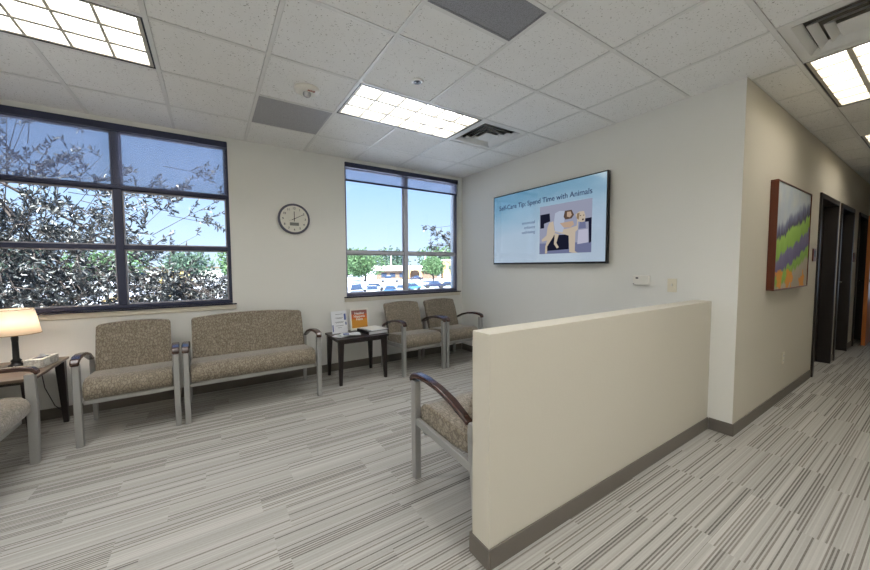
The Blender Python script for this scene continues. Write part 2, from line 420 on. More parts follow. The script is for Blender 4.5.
for k, j, l in ((-2, -2, 'recessed ceiling light to the left behind the viewer'), (2, -2, 'recessed ceiling light straight above the viewer'), (-2, -6, 'recessed ceiling light by the left end of the wall behind'), (2, -6, 'recessed ceiling light by the right end of the wall behind'), (-2, 0, 'unseen ceiling light added above the left chairs to brighten the room'), (-2, -4, 'unseen ceiling light added further back on the left to brighten the room'), (2, -4, 'unseen ceiling light added further back on the right to brighten the room')):
    troffer(k, j, l)  # last three are unseen, added to brighten the room
def diffuser(x0, y0, label, rot=0):
    t = thing('air_vent', label, 'vent', (x0+U/2, y0+U/2, CH)); a = U/2-.014
    bm = B(); n = 4; rings = [(a, .0), (a*.86, .0), (a*.74, .028), (a*.735, .05), (a*.62, .012), (a*.6, .006), (a*.5, .034), (a*.49, .055), (a*.38, .016), (a*.36, .01), (a*.2, .01)]
    box(bm, -a, a, -a, a, .09, .1)
    box(bm, -a, a, -a, -a+.004, .0, .09); box(bm, -a, a, a-.004, a, 0, .09); box(bm, -a, -a+.004, -a, a, 0, .09); box(bm, a-.004, a, -a, a, 0, .09)
    obj('housing', bm, M['ventgrey'], t)
    def cone(r0, z0, r1, z1, name):
        bm = B(); th = .004
        for (ra, za, rb, zb) in ((r0, z0, r1, z1), (r0, z0+th, r1, z1+th)):
            A = [bm.verts.new((sx*ra, sy*ra, za)) for sx, sy in ((-1, -1), (1, -1), (1, 1), (-1, 1))]
            Bv = [bm.verts.new((sx*rb, sy*rb, zb)) for sx, sy in ((-1, -1), (1, -1), (1, 1), (-1, 1))]
            for i in range(4): bm.faces.new((A[i], A[(i+1) % 4], Bv[(i+1) % 4], Bv[i]))
        bmesh.ops.recalc_face_normals(bm, faces=bm.faces)
        return obj(name, bm, M['ceilwhite'], t)
    cone(a, -.002, a*.84, -.002, 'rim')
    cone(a*.84, -.004, a*.72, .024, 'blade'); cone(a*.66, -.006, a*.54, .020, 'blade'); cone(a*.46, -.010, a*.34, .016, 'blade')
    cbox(bm := B(), (0, 0, -.012), (a*.62, a*.62, .006)); obj('centre_plate', bm, M['ceilwhite'], t, bevel=.002, seg=1)
diffuser(xl(4), yl(2), 'square white ceiling air vent beside the lit fixture near the television')
diffuser(xl(5), yl(-2), 'square white ceiling air vent beside the hall light at top right')
def panel(x0, x1, y0, y1, mat, label):
    t = thing('ceiling_grille', label, 'grille', ((x0+x1)/2, (y0+y1)/2, CH)); a = (x1-x0)/2-.013; b = (y1-y0)/2-.013
    obj('perforated_plate', bx(-a, a, -b, b, -.004, .01), mat, t, bevel=.002, seg=1)
    bm = B(); q = .01
    box(bm, -a, a, -b-.0, -b+q, -.007, -.004); box(bm, -a, a, b-q, b, -.007, -.004); box(bm, -a, -a+q, -b+q, b-q, -.007, -.004); box(bm, a-q, a, -b+q, b-q, -.007, -.004)
    obj('border', bm, mat, t)
panel(xl(1), xl(2), yl(3), yl(4), M['perf'], 'light grey perforated ceiling grille next to the smoke alarm')
panel(xl(2), xl(3), yl(0), yl(0)+U/2, M['perfdark'], 'dark grey narrow perforated ceiling grille at the top edge')
# smoke alarm with strobe
t = thing('smoke_alarm', 'round white ceiling fire alarm with a clear strobe dome', 'smoke alarm', (.665, 2.80, CH-.004))
obj('base', lathe(B(), [(.092, 0), (.094, -.006), (.09, -.018), (.075, -.028), (.05, -.032)], 40), M['white'], t)
cg = NT('clear_lens'); M['lens'] = cg.pbr((.9, .9, .9, 1), .08, 0, None, .8, **{'Transmission Weight': .6})
obj('strobe_dome', lathe(B(), [(.03, -.03), (.03, -.042), (.024, -.055), (.012, -.062)], 24), M['lens'], t)
def text(name, s, size, mat, parent, loc, rot, ext=.0006, align='CENTER', bold=0, sx=1):
    c = bpy.data.curves.new(name, 'FONT'); c.body = s; c.size = size; c.extrude = ext; c.align_x = align; c.offset = bold
    o = bpy.data.objects.new('tmp', c); COL.objects.link(o); dg = bpy.context.evaluated_depsgraph_get()
    me = bpy.data.meshes.new_from_object(o.evaluated_get(dg)); me.name = name; bpy.data.objects.remove(o)
    me.materials.clear(); me.materials.append(mat)
    r = link(bpy.data.objects.new(name, me)); r.parent = parent; r.location = loc; r.rotation_euler = rot; r.scale = (sx, 1, 1); return r
M['redink'] = plain('red_print', srgb(150, 70, 50), .6)
text('lettering', 'FIRE', .03, M['redink'], t, (.02, -.04, -.0325), (PI, 0, 0), .001, bold=.0008)
t = thing('sprinkler_head', 'small dark recessed sprinkler head in a white ceiling ring', 'sprinkler', (1.324, 2.25, CH-.004))
obj('escutcheon', lathe(B(), [(.048, 0), (.048, -.005), (.034, -.01), (.03, -.006)], 32), M['brightwhite'], t)
bm = lathe(B(), [(.029, -.005), (.029, -.0075)], 24); lathe(bm, [(.006, -.006), (.006, -.012), (.012, -.013), (.012, -.015)], 16)
obj('nozzle', bm, M['black'], t)

# ------------------------------------------------------------------ chairs
FR, RR = -.31, .25
def chair(kind, label, W, loc, rz=0, group=None):
    t = thing(kind, label, 'bench' if kind == 'waiting_bench' else 'chair', loc, rz, group); h = W/2-.022
    for s in (-1, 1):
        obj('front_leg', sweep(B(), [(FR+.004, 0), (FR, .2), (FR-.002, .4), (FR+.002, .615)], .042, [.044, .05, .054, .05], s*h), M['metal'], t, bevel=.006)
        obj('rear_leg', sweep(B(), [(RR+.02, 0), (RR, .25), (RR-.02, .42), (RR-.022, .50), (RR-.02, .555)], .032, .036, s*(h-.004)), M['metal'], t, bevel=.006)
        path = [(FR-.032, .606), (FR-.030, .625), (FR-.012, .644), (FR+.04, .655), (FR+.14, .656), (FR+.26, .642), (FR+.38, .612), (FR+.47, .575), (RR-.03, .548)]
        obj('armrest', sweep(B(), path, [.046, .05, .052, .054, .054, .052, .05, .046, .042], [.018, .026, .03, .03, .028, .026, .026, .026, .024], s*h), M['armwood'], t, bevel=.009, seg=3)
        obj('side_rail', sweep(B(), [(FR+.02, .365), (RR-.01, .335)], .026, .045, s*h), M['metal'], t, bevel=.004)
    obj('front_rail', bx(-h+.02, h-.02, FR+.045, FR+.075, .292, .325), M['metal'], t, bevel=.004)
    obj('rear_rail', bx(-h+.014, h-.014, RR-.05, RR-.02, .30, .33), M['metal'], t, bevel=.004)
    w = h-.024
    prof = [(FR+.02, .345), (FR+.0, .37), (FR-.004, .41), (FR+.008, .447), (FR+.04, .474), (FR+.1, .484), (FR+.25, .472), (RR-.1, .452), (RR-.08, .36), (FR+.08, .326), (FR+.035, .328)]
    o = obj('seat_cushion', extrude_yz(B(), prof, -w, w, max(2, int(W*8))), M['fab'], t, bevel=.014, seg=3)
    zb, zt_, arch = .44, .822, (.022 if W < .8 else .03)
    cr = .024
    def fb(p):
        u = min(1, abs(p.x)/(w-.012)); k = (p.z-zb)/(zt_-zb)
        edge = max(0, (abs(p.x)-(w-.012-cr))/cr); dz = cr*(1-math.sqrt(max(0, 1-min(1, edge)**2)))
        p.z += k*(arch*(1-u*u)) - dz*(1 if k > .8 else (-1 if k < .2 else 0))
        p.y += .012*(u*u)*-1
        return p
    n = 9; P = []
    y0 = RR-.115; sl = .12/(zt_-zb)
    for i in range(n+1):
        z = zb+(zt_-zb)*i/n; P.append((y0+(z-zb)*sl-.008*math.sin(PI*i/n), z))
    for i in range(n, -1, -1):
        z = zb+(zt_-zb)*i/n; P.append((y0+.055+(z-zb)*sl, z))
    bm = B(); xs_ = [-w+.012]; 
    N = 36; rings = []
    for i in range(N+1):
        c = -math.cos(PI*i/N); x = c*(w-.012)
        rings.append([bm.verts.new(fb(Vector((x, y, z)))) for y, z in P])
    m = len(P)
    for a, b in zip(rings, rings[1:]):
        for i in range(m): bm.faces.new((a[i], a[(i+1) % m], b[(i+1) % m], b[i]))
    bm.faces.new(rings[0][::-1]); bm.faces.new(rings[-1]); bmesh.ops.recalc_face_normals(bm, faces=bm.faces)
    obj('backrest', bm, M['fab'], t, bevel=.012, seg=3)
    return t
c1 = chair('waiting_chair', 'patterned waiting chair between the lamp table and the bench, under the left window', .625, (-.574, 3.81, 0), .06)
chair('waiting_bench', 'wide two-seat patterned bench with silver legs against the window wall', 1.135, (.34, 3.83, 0), .02)
def place(label, loc, rz=0):
    c = dup(c1); c.location = loc; c.rotation_euler = (0, 0, rz); c['label'] = label; return c
place('patterned waiting chair just right of the small table with brochures', (2.165, 3.88, 0), .03)
place('patterned waiting chair in the far corner beside the television wall', (2.80, 3.90, 0), .04)
place('patterned waiting chair mostly hidden behind the end of the half wall', (1.325, 1.495, 0), PI)
place('light waiting chair at the left picture edge, in front of the lamp table', (-1.34, 3.07, 0), PI/2)

# ------------------------------------------------------------------ tables
def table(name, label, x0, x1, y0, y1, z, top, apron=.04):
    t = thing(name, label, 'table', ((x0+x1)/2, (y0+y1)/2, 0)); a, b = (x1-x0)/2, (y1-y0)/2
    obj('table_top', bx(-a, a, -b, b, z-.022, z), top, t, bevel=.006)
    bm = B(); i = .04
    box(bm, -a+i, a-i, -b+i, -b+i+.018, z-.022-apron, z-.022); box(bm, -a+i, a-i, b-i-.018, b-i, z-.022-apron, z-.022)
    box(bm, -a+i, -a+i+.018, -b+i+.018, b-i-.018, z-.022-apron, z-.022); box(bm, a-i-.018, a-i, -b+i+.018, b-i-.018, z-.022-apron, z-.022)
    obj('apron', bm, M['tablewood'], t)
    for sx in (-1, 1):
        for sy in (-1, 1):
            cx, cy = sx*(a-.045), sy*(b-.045); bm = B(); v = []
            for zz, r, ox, oy in ((0, .016, sx*.012, sy*.012), (z-.022, .03, 0, 0)):
                v.append([bm.verts.new((cx+ox+p*r, cy+oy+q*r, zz)) for p, q in ((-1, -1), (1, -1), (1, 1), (-1, 1))])
            for k in range(4): bm.faces.new((v[0][k], v[0][(k+1) % 4], v[1][(k+1) % 4], v[1][k]))
            bm.faces.new(v[0][::-1]); bm.faces.new(v[1]); obj('leg', bm, M['tablewood'], t, bevel=.004)
    return t
table('side_table', 'small dark side table holding brochures between the bench and a chair', 1.13, 1.735, 3.655, 4.17, .52, M['tablewood'])
table('end_table', 'brown-topped end table with the lamp in the left corner', -1.64, -1.045, 3.47, 4.17, .56, M['endtop'], .025)
# things on the side table
M['acrylic'] = plain('clear_stand', srgb(214, 220, 226), .15, var=.02)
def lean(name, label, cat, x, y, z, rz, tilt):
    t = thing(name, label, cat, (x, y, z), rz); t.rotation_euler = (tilt, 0, rz); return t
t = lean('brochure_holder', 'white printed notice with blue marks standing on the side table', 'brochure', 1.275, 4.03, .524, .12, -.16)
obj('sheet', bx(-.098, .098, -.002, .002, 0, .262), M['paper'], t)
obj('stand', box(box(B(), -.1, .1, -.006, .06, -.003, 0), -.1, .1, .0022, .005, 0, .24), M['acrylic'], t)
for i, (z, w_) in enumerate(((.222, .09), (.18, .1), (.17, .07), (.13, .11), (.12, .09), (.085, .1), (.06, .05))):
    obj('print_line', bx(-w_/2-.0, w_/2, -.0028, -.002, z, z+.0035), M['ink'], t)
for (x0, x1, z0, z1) in ((.062, .086, .15, .225), (.074, .09, .09, .125), (-.09, -.078, .02, .1)):
    obj('blue_mark', bx(x0, x1, -.0028, -.002, z0, z1), M['navy'], t, bevel=.004)
t = lean('framed_sign', 'white-framed orange sign standing on the side table', 'sign', 1.535, 4.06, .527, .03, -.14)
bm = B(); w_, h_, q = .122, .268, .02
box(bm, -w_, w_, -.008, .006, 0, q+.01); box(bm, -w_, w_, -.008, .006, h_-q, h_); box(bm, -w_, -w_+q, -.008, .006, q+.01, h_-q); box(bm, w_-q, w_, -.008, .006, q+.01, h_-q)
obj('frame', bm, M['white'], t, bevel=.002, seg=1)
def orange():
    t = NT('orange_print'); o = t.obj(); s = t.n('ShaderNodeSeparateXYZ', {0: o}); n = t.noise(o, 90, 0)
    v = t.math('ADD', s.outputs[2], t.math('MULTIPLY', t.math('SUBTRACT', n, .5), .03))
    return t.pbr(t.ramp(t.math('DIVIDE', v, .27), [(.0, srgb(206, 142, 48)), (.5, srgb(206, 142, 48)), (.53, srgb(206, 104, 40)), (.72, srgb(196, 96, 40)), (.76, srgb(140, 88, 84)), (1, srgb(140, 88, 84))]), .5)
obj('print', bx(-w_+q, w_-q, -.003, .003, q+.01, h_-q), orange(), t)
for i, s_ in enumerate(('Healing', 'Happens', 'Here')):
    text('lettering', s_, .042, M['white'], t, (0, -.0035, .195-.036*i), (PI/2, 0, 0), .0006, bold=.0008)
obj('easel_leg', sweep(B(), [(.006, .2), (.075, .004)], .03, .004), M['white'], t)
def stack(name, label, cat, x, y, z, rz, sz, mats, n=1):
    t = thing(name, label, cat, (x, y, z), rz); return t
for i, (x, y, rz, z, l) in enumerate(((1.26, 3.86, .5, .5205, 'open white leaflet lying on the side table, under the other leaflet'), (1.335, 3.835, -.25, .531, 'white and blue leaflet lying on top of another leaflet on the side table'))):
    t = thing('leaflet', l, 'leaflet', (x, y, z), rz)
    bm = B(); grid_surf(bm, lambda u, v: Vector((-.11+.22*u, -.075+.15*v, .004+.006*abs(math.sin(PI*u*2)))), 16, 2)
    grid_surf(bm, lambda u, v: Vector((-.11+.22*u, .075-.15*v, .0)), 16, 2)
    obj('pages', bm, M['paper'], t)
    obj('printed_block', bx(-.085, -.02, -.05, .03, .0085, .0105), M['navy'] if i else M['acrylic'], t)
t = thing('binder', 'dark ring binder lying flat on the right of the side table', 'binder', (1.625, 3.885, .52), .1)
bm = B(); box(bm, -.13, .13, -.15, .15, 0, .004); box(bm, -.13, -.126, -.15, .15, .004, .036); box(bm, -.13, .13, -.15, .15, .036, .04)
obj('cover', bm, M['black'], t, bevel=.0015, seg=1); obj('pages', bx(-.12, .122, -.143, .143, .004, .036), M['paper'], t)
t = thing('paper_stack', 'loose white papers lying on the dark binder', 'papers', (1.635, 3.885, .5605), .16)
obj('sheets', bx(-.11, .12, -.145, .14, 0, .008), M['paper'], t); obj('top_sheet', bx(-.1, .11, -.13, .125, .0081, .0095), M['white'], t)
# lamp on the end table
t = thing('table_lamp', 'lit table lamp with white tapered shade on the end table', 'lamp', (-1.255, 3.88, .56))
obj('base_plate', bx(-.075, .075, -.075, .075, 0, .02), M['black'], t, bevel=.005)
obj('column', lathe(B(), [(.045, .02), (.043, .03), (.028, .038), (.024, .052), (.03, .06), (.018, .075), (.017, .2), (.02, .235), (.012, .26), (.01, .30)], 28), M['black'], t)
sh = B(); rb, rt, z0, z1 = .138, .108, .262, .448
n = 48
def ring(r, z): return [sh.verts.new((r*math.cos(2*PI*i/n), r*math.sin(2*PI*i/n), z)) for i in range(n)]
A = ring(rb, z0); Bq = ring(rt, z1); C_ = ring(rt-.003, z1); D_ = ring(rb-.003, z0)
for p, q_ in ((A, Bq), (Bq, C_), (C_, D_), (D_, A)):
    for i in range(n): sh.faces.new((p[i], p[(i+1) % n], q_[(i+1) % n], q_[i])).smooth = True
s_ = obj('lamp_shade', sh, M['shade'], t)
M['goldtrim'] = plain('shade_trim', srgb(170, 140, 90), .5)
for r, z in ((rt, z1), (rb, z0)):
    bm = B(); tube(bm, [((r+.0005)*math.cos(2*PI*i/n), (r+.0005)*math.sin(2*PI*i/n), z) for i in range(n+1)], .0022, 6); obj('shade_trim', bm, M['goldtrim'], t)
bm = B()
for a in (0, 2*PI/3, 4*PI/3): tube(bm, [(0, 0, .43), ((rt-.004)*math.cos(a), (rt-.004)*math.sin(a), .436)], .0015, 6)
tube(bm, [(.0, .0, .3), (.03, 0, .33), (.03, 0, .40), (0, 0, .43)], .0015, 6)
obj('shade_carrier', bm, M['chrome'], t)
obj('bulb', lathe(B(), [(.008, .30), (.014, .32), (.026, .345), (.026, .365), (.014, .388), (.003, .392)], 20), M['bulb'], t)
obj('power_cord', tube(B(), [(.06, .04, .004), (.05, .15, .003), (.04, .27, .003), (.03, .31, -.01), (.03, .318, -.1), (.05, .30, -.25), (.1, .31, -.42), (.16, .33, -.5), (.16, .36, -.55)], .0035, 8), M['black'], t)
# tissue box
t = thing('tissue_box', 'flat white marbled tissue box on the end table beside the lamp', 'tissue box', (-1.13, 3.90, .56), -.14)
def marb():
    t = NT('marbled_card'); n = t.noise(t.obj(), 14, 6, rough=.7)
    return t.pbr(t.ramp(n, [(.4, srgb(225, 222, 212)), (.5, srgb(180, 176, 168)), (.56, srgb(232, 230, 222))]), .5)
obj('carton', bx(-.055, .055, -.105, .105, 0, .065), marb(), t, bevel=.004)
bm = B(); grid_surf(bm, lambda u, v: Vector(((u-.5)*.06*(1-.5*v), .012*math.sin(9*u)*v, .064+v*.03*(1-abs(u-.5)))), 10, 4); grid_surf(bm, lambda u, v: Vector(((u-.5)*.06*(1-.5*v), .003+.012*math.sin(9*u)*v, .064+v*.03*(1-abs(u-.5)))), 10, 4)
obj('tissue', bm, M['paper'], t)
obj('opening', bx(-.03, .03, -.06, .06, .065, .0655), M['ink'], t)

# ------------------------------------------------------------------ clock
t = thing('wall_clock', 'round grey-rimmed wall clock hanging between the two windows', 'clock', (.833, WY, 1.873))
obj('case', lathe(B(), [(.175, 0), (.177, .02), (.174, .036), (.166, .042), (.157, .04), (.152, .03)], 56, axis='y'), M['clockrim'], t)
obj('dial', lathe(B(), [(.1525, .028), (.1525, .031)], 56, axis='y'), M['clockface'], t)
for k in range(1, 13):
    a = PI/2-k*PI/6; r = .122
    text('numeral', str(k), .034, M['ink'], t, (r*math.cos(a), -.0316, r*math.sin(a)-.012), (PI/2, 0, 0), .0004, bold=.0004)
def hand(a, l, back, w, y, nm):
    bm = B(); Mx = Matrix.Rotation(-a, 4, 'Y'); box(bm, -w/2, w/2, y-.001, y, -back, l, 0, Mx); obj(nm, bm, M['black'], t)
hand(math.radians(-0), .085, .03, .007, -.035, 'hour_hand'); hand(math.radians(-62), .122, .03, .005, -.038, 'minute_hand'); hand(math.radians(112), .07, .02, .0015, -.0405, 'second_hand')
obj('hub', lathe(B(), [(.007, .031), (.007, .043)], 16, axis='y'), M['black'], t)
obj('lcd_window', bx(-.05, .05, -.034, -.031, -.078, -.042), M['lcd'], t, bevel=.003, seg=1)
# ------------------------------------------------------------------ television
FX = 3.245
t = thing('television', 'large wall-mounted flat television showing a slide with a dog', 'television', (FX, 2.695, 1.787))
ty0, ty1, tz0, tz1 = 1.896-2.695, 3.494-2.695, 1.336-1.787, 2.238-1.787
obj('casing', bx(.003, .045, ty0, ty1, tz0, tz1), M['black'], t, bevel=.004)
bm = B(); q = .011
box(bm, -.002, .003, ty0, ty1, tz0, tz0+.02); box(bm, -.002, .003, ty0, ty1, tz1-q, tz1); box(bm, -.002, .003, ty0, ty0+q, tz0+.02, tz1-q); box(bm, -.002, .003, ty1-q, ty1, tz0+.02, tz1-q)
obj('bezel', bm, M['black'], t)
obj('wall_bracket', bx(.045, TX-FX, -.25, .25, -.2, .2), M['black'], t)
def screen():
    t = NT('screen_slide'); s = t.n('ShaderNodeSeparateXYZ', {0: t.obj()}); n = t.noise(t.scale(t.obj(), (1, 1.2, 3)), 2, 1)
    v = t.math('ADD', t.math('DIVIDE', t.math('ADD', s.outputs[2], .451), .902), t.math('MULTIPLY', t.math('SUBTRACT', n, .5), .25))
    v = t.math('ADD', v, t.math('MULTIPLY', s.outputs[1], .14))
    c = t.ramp(v, [(0, srgb(178, 196, 214)), (.45, srgb(170, 192, 212)), (.75, srgb(140, 176, 200)), (.88, srgb(112, 158, 186)), (1, srgb(104, 152, 182))])
    p = t.pbr((.01, .01, .01, 1), .1, 0, None, .5, IOR=2.0); 
    pr = [x for x in t.t.nodes if x.type == 'BSDF_PRINCIPLED'][0]; t.t.links.new(c, pr.inputs['Emission Color']); pr.inputs['Emission Strength'].default_value = SCR
    return t.m
SCR = .43
obj('screen', bx(.0, .003, ty0+q, ty1-q, tz0+.02, tz1-q), screen(), t)
def scr(name, c):
    return emis('screen_'+name, c, SCR*.95)
sm = {k: scr(k, srgb(*v)) for k, v in dict(text=(44, 52, 96), faint=(80, 94, 136), wall=(160, 164, 186), floor=(118, 124, 158), dark=(30, 32, 50), coat=(186, 196, 216), hair=(98, 80, 70), dog=(204, 190, 172), skin=(196, 170, 150), ear=(150, 128, 104), bin=(196, 196, 216), brown=(60, 48, 48)).items()}
def poly(name, pts, mat, lay):
    bm = B(); x = -.0008*lay
    a = [bm.verts.new((x, y-2.695, z-1.787)) for y, z in pts]; f = bm.faces.new(a)
    r = bmesh.ops.extrude_face_region(bm, geom=[f])
    for v in r['geom']:
        if isinstance(v, bmesh.types.BMVert): v.co.x += .0006
    bmesh.ops.triangulate(bm, faces=bm.faces[:]); bmesh.ops.recalc_face_normals(bm, faces=bm.faces)
    return obj(name, bm, mat, t)
poly('slide_picture', [(2.713, 1.997), (2.055, 1.998), (2.057, 1.451), (2.714, 1.451)], sm['wall'], 1)
poly('pictured_floor', [(2.713, 1.575), (2.057, 1.555), (2.058, 1.4512), (2.714, 1.4512)], sm['floor'], 2)
poly('pictured_sofa', [(2.705, 1.904), (2.574, 1.908), (2.565, 1.817), (2.65, 1.799), (2.649, 1.749), (2.702, 1.747)], sm['dark'], 3)
poly('pictured_shadow', [(2.60, 1.66), (2.322, 1.652), (2.319, 1.494), (2.61, 1.485)], sm['dark'], 3)
poly('pictured_table', [(2.129, 1.8), (2.059, 1.804), (2.058, 1.557), (2.083, 1.546), (2.092, 1.765), (2.129, 1.765)], sm['dark'], 3)
poly('pictured_chair', [(2.19, 1.79), (2.13, 1.79), (2.12, 1.70), (2.205, 1.70)], sm['floor'], 3)
poly('pictured_bin', [(2.205, 1.688), (2.097, 1.691), (2.094, 1.553), (2.216, 1.541)], sm['bin'], 3)
poly('pictured_dog', [(2.573, 1.804), (2.523, 1.813), (2.505, 1.708), (2.316, 1.718), (2.227, 1.735), (2.221, 1.798), (2.244, 1.852), (2.201, 1.879), (2.145, 1.878), (2.127, 1.825), (2.136, 1.77), (2.171, 1.767), (2.214, 1.778), (2.212, 1.695), (2.241, 1.672), (2.244, 1.47), (2.21, 1.452), (2.273, 1.453), (2.311, 1.461), (2.322, 1.639), (2.376, 1.657), (2.496, 1.694), (2.52, 1.641), (2.603, 1.535), (2.601, 1.457), (2.633, 1.454), (2.629, 1.536), (2.604, 1.605), (2.673, 1.595), (2.682, 1.617), (2.613, 1.662), (2.598, 1.758)], sm['dog'], 4)
poly('pictured_dog_leg', [(2.504, 1.681), (2.447, 1.662), (2.478, 1.569), (2.445, 1.52), (2.469, 1.507), (2.51, 1.558), (2.503, 1.626)], sm['dog'], 4)
poly('pictured_dog_ear', [(2.223, 1.863), (2.194, 1.865), (2.203, 1.796), (2.229, 1.812)], sm['ear'], 5)
poly('pictured_dog_nose', [(2.166, 1.80), (2.143, 1.80), (2.147, 1.784), (2.162, 1.783)], sm['brown'], 5)
poly('pictured_dog_eye', [(2.19, 1.84), (2.178, 1.84), (2.178, 1.831), (2.19, 1.831)], sm['brown'], 5)
poly('pictured_dog_eye', [(2.152, 1.84), (2.141, 1.84), (2.141, 1.831), (2.152, 1.831)], sm['brown'], 5)
poly('pictured_coat', [(2.5, 1.899), (2.443, 1.918), (2.373, 1.909), (2.379, 1.817), (2.377, 1.737), (2.4, 1.679), (2.496, 1.701), (2.514, 1.791)], sm['coat'], 5)
poly('pictured_hair', [(2.373, 1.909), (2.289, 1.91), (2.259, 1.854), (2.288, 1.819), (2.363, 1.815), (2.387, 1.844)], sm['hair'], 6)
poly('pictured_face', [(2.345, 1.895), (2.30, 1.893), (2.285, 1.855), (2.31, 1.832), (2.345, 1.845)], sm['skin'], 7)
poly('pictured_arm', [(2.433, 1.783), (2.272, 1.791), (2.257, 1.751), (2.301, 1.723), (2.385, 1.731)], sm['skin'], 6)
TR = (PI/2, 0, -PI/2)
text('lettering', 'Self-Care Tip: Spend Time with Animals', .0825, sm['text'], t, (-.0008, 2.055-2.695, 2.045-1.787), TR, .0004, align='RIGHT', bold=.0006)
for z, s_ in ((1.822, 'emotional'), (1.765, 'enhance'), (1.708, 'well-being')):
    text('lettering', s_, .05, sm['faint'], t, (-.0008, 2.785-2.695, z-1.787), TR, .0004, align='RIGHT')
# thermostat, switch, outlet
t = thing('thermostat', 'white wall thermostat box below and right of the television', 'thermostat', (TX, 1.59, 1.18))
obj('cover', bx(-.03, 0, -.068, .068, -.042, .042), M['white'], t, bevel=.004)
obj('display', bx(-.0315, -.03, .02, .042, .012, .026), M['ink'], t); obj('slider', bx(-.034, -.03, .055, .066, -.034, -.03), M['ink'], t)
M['plate'] = plain('ivory_plate', srgb(226, 220, 200), .4, var=.02)
t = thing('light_switch', 'ivory switch plate right of the thermostat above the half wall', 'switch', (TX, 1.343, 1.142))
obj('cover_plate', bx(-.006, 0, -.036, .036, -.058, .058), M['plate'], t, bevel=.003); obj('toggle', bx(-.016, -.006, -.005, .005, -.008, .014), M['white'], t, bevel=.002, seg=1)
t = thing('wall_outlet', 'ivory wall outlet low on the hall wall under the painting', 'outlet', (4.62, CY, .41))
obj('cover_plate', bx(-.036, .036, -.006, 0, -.058, .058), M['plate'], t, bevel=.003)
for z in (.022, -.022):
    o = obj('socket', bx(-.016, .016, -.008, -.006, z-.014, z+.014), M['white'], t, bevel=.003, seg=1)
    obj('slots', box(box(B(), -.007, -.005, -.0085, -.008, z-.005, z+.006), .005, .007, -.0085, -.008, z-.005, z+.006), M['ink'], o)
# painting
t = thing('painting', 'abstract landscape painting in a deep reddish wood frame on the hall wall', 'painting', (4.565, CY, 1.56))
a, b, q = .585, .468, .012
bm = B(); box(bm, -a, a, -.052, 0, -b, -b+q); box(bm, -a, a, -.052, 0, b-q, b); box(bm, -a, -a+q, -.052, 0, -b+q, b-q); box(bm, a-q, a, -.052, 0, -b+q, b-q)
M['cherry'] = door_mat('cherry_frame', srgb(80, 38, 22), srgb(112, 56, 34), .35)
obj('frame', bm, M['cherry'], t, bevel=.002, seg=1)
def art():
    t = NT('abstract_art'); o = t.obj(); s = t.n('ShaderNodeSeparateXYZ', {0: o}); x, z = s.outputs[0], s.outputs[2]
    n1 = t.noise(t.scale(o, (6, 1, 2.6)), 1.4, 3); n2 = t.noise(t.scale(o, (3, 1, 3)), 1.5, 3); n3 = t.noise(t.scale(o, (26, 1, 5)), 1, 2)
    v = t.math('ADD', t.math('DIVIDE', z, .912), .5)
    v = t.math('SUBTRACT', v, t.math('MULTIPLY', x, .3))
    v = t.math('ADD', v, t.math('ADD', t.math('MULTIPLY', t.math('SUBTRACT', n1, .5), .24), t.math('MULTIPLY', t.math('SUBTRACT', n3, .5), .08)))
    c = t.ramp(v, [(0, srgb(178, 168, 150)), (.13, srgb(186, 178, 160)), (.17, srgb(140, 178, 84)), (.25, srgb(150, 190, 92)), (.28, srgb(112, 104, 138)), (.43, srgb(128, 124, 158)), (.46, srgb(146, 186, 84)), (.60, srgb(162, 200, 100)), (.63, srgb(84, 80, 100)), (.71, srgb(124, 128, 158)), (.78, srgb(186, 196, 206)), (1, srgb(160, 182, 208))])
    sky = t.mix(n2, srgb(216, 216, 200), srgb(150, 172, 204))
    c = t.mix(t.ramp(v, [(.74, (0, 0, 0, 1)), (.84, (1, 1, 1, 1))]), c, sky)
    # orange patches low on the canvas
    ob = t.math('MULTIPLY', t.math('LESS_THAN', t.math('ADD', z, t.math('MULTIPLY', n3, .12)), -.24), t.math('GREATER_THAN', n2, .52))
    c = t.mix(t.math('MULTIPLY', ob, .9), c, srgb(226, 152, 62))
    return t.pbr(c, .7, 0, t.bump(n3, .3, .002), .2)
obj('canvas', bx(-a+q, a-q, -.045, -.02, -b+q, b-q), art(), t)
# doors
M['jamb'] = M['doorframe']
def handle(parent, x, z, y0, dy, dx):
    h = B(); lathe(h, [(.026, 0), (.026, .008), (.01, .01), (.01, .05)], 20, axis='y')
    for v in h.verts: v.co.y *= dy
    tube(h, [(0, -.05*dy, 0), (dx*.03, -.052*dy, 0), (dx*.11, -.05*dy, 0)], .009, 8)
    o = obj('handle', h, M['chrome'], parent); o.location = (x, y0, z); return o
for i, (a_, b_) in enumerate(DO):
    d = struct_empty('door_%d' % (i+1), ((a_+b_)/2, CY, 0)); w = (b_-a_)/2
    bm = B(); f = .05; y0, y1 = -.018, .178
    box(bm, -w-.03, -w+.03, y0, y1, 0, DH+.0); box(bm, w-.03, w+.03, y0, y1, 0, DH); box(bm, -w-.03, w+.03, y0, y1, DH-.03, DH+.03)
    obj('door_frame', bm, M['jamb'], d, bevel=.003, seg=1)
    leaf = obj('door_leaf', bx(-w+.032, w-.032, .11, .155, .008, DH-.033), M['door'], d, bevel=.002, seg=1)
    handle(leaf, -w+.09 if i != 1 else w-.09, 1.05, .11, 1, 1 if i != 1 else -1)
struct('trim_7', box(box(box(B(), X1-.02, X1+.17, .75, .81, 0, 2.1), X1-.02, X1+.17, -.17, -.11, 0, 2.1), X1-.02, X1+.17, -.17, .81, 2.1, 2.15), M['jamb'])
d = struct_empty('door_4', (X1-.03, .80, 0))
lf = obj('door_leaf', bx(-.88, 0, -.022, .022, .008, 2.08), M['oak'], d, bevel=.002, seg=1)
handle(lf, -.82, 1.05, -.022, 1, 1); handle(lf, -.82, 1.05, .022, -1, 1)
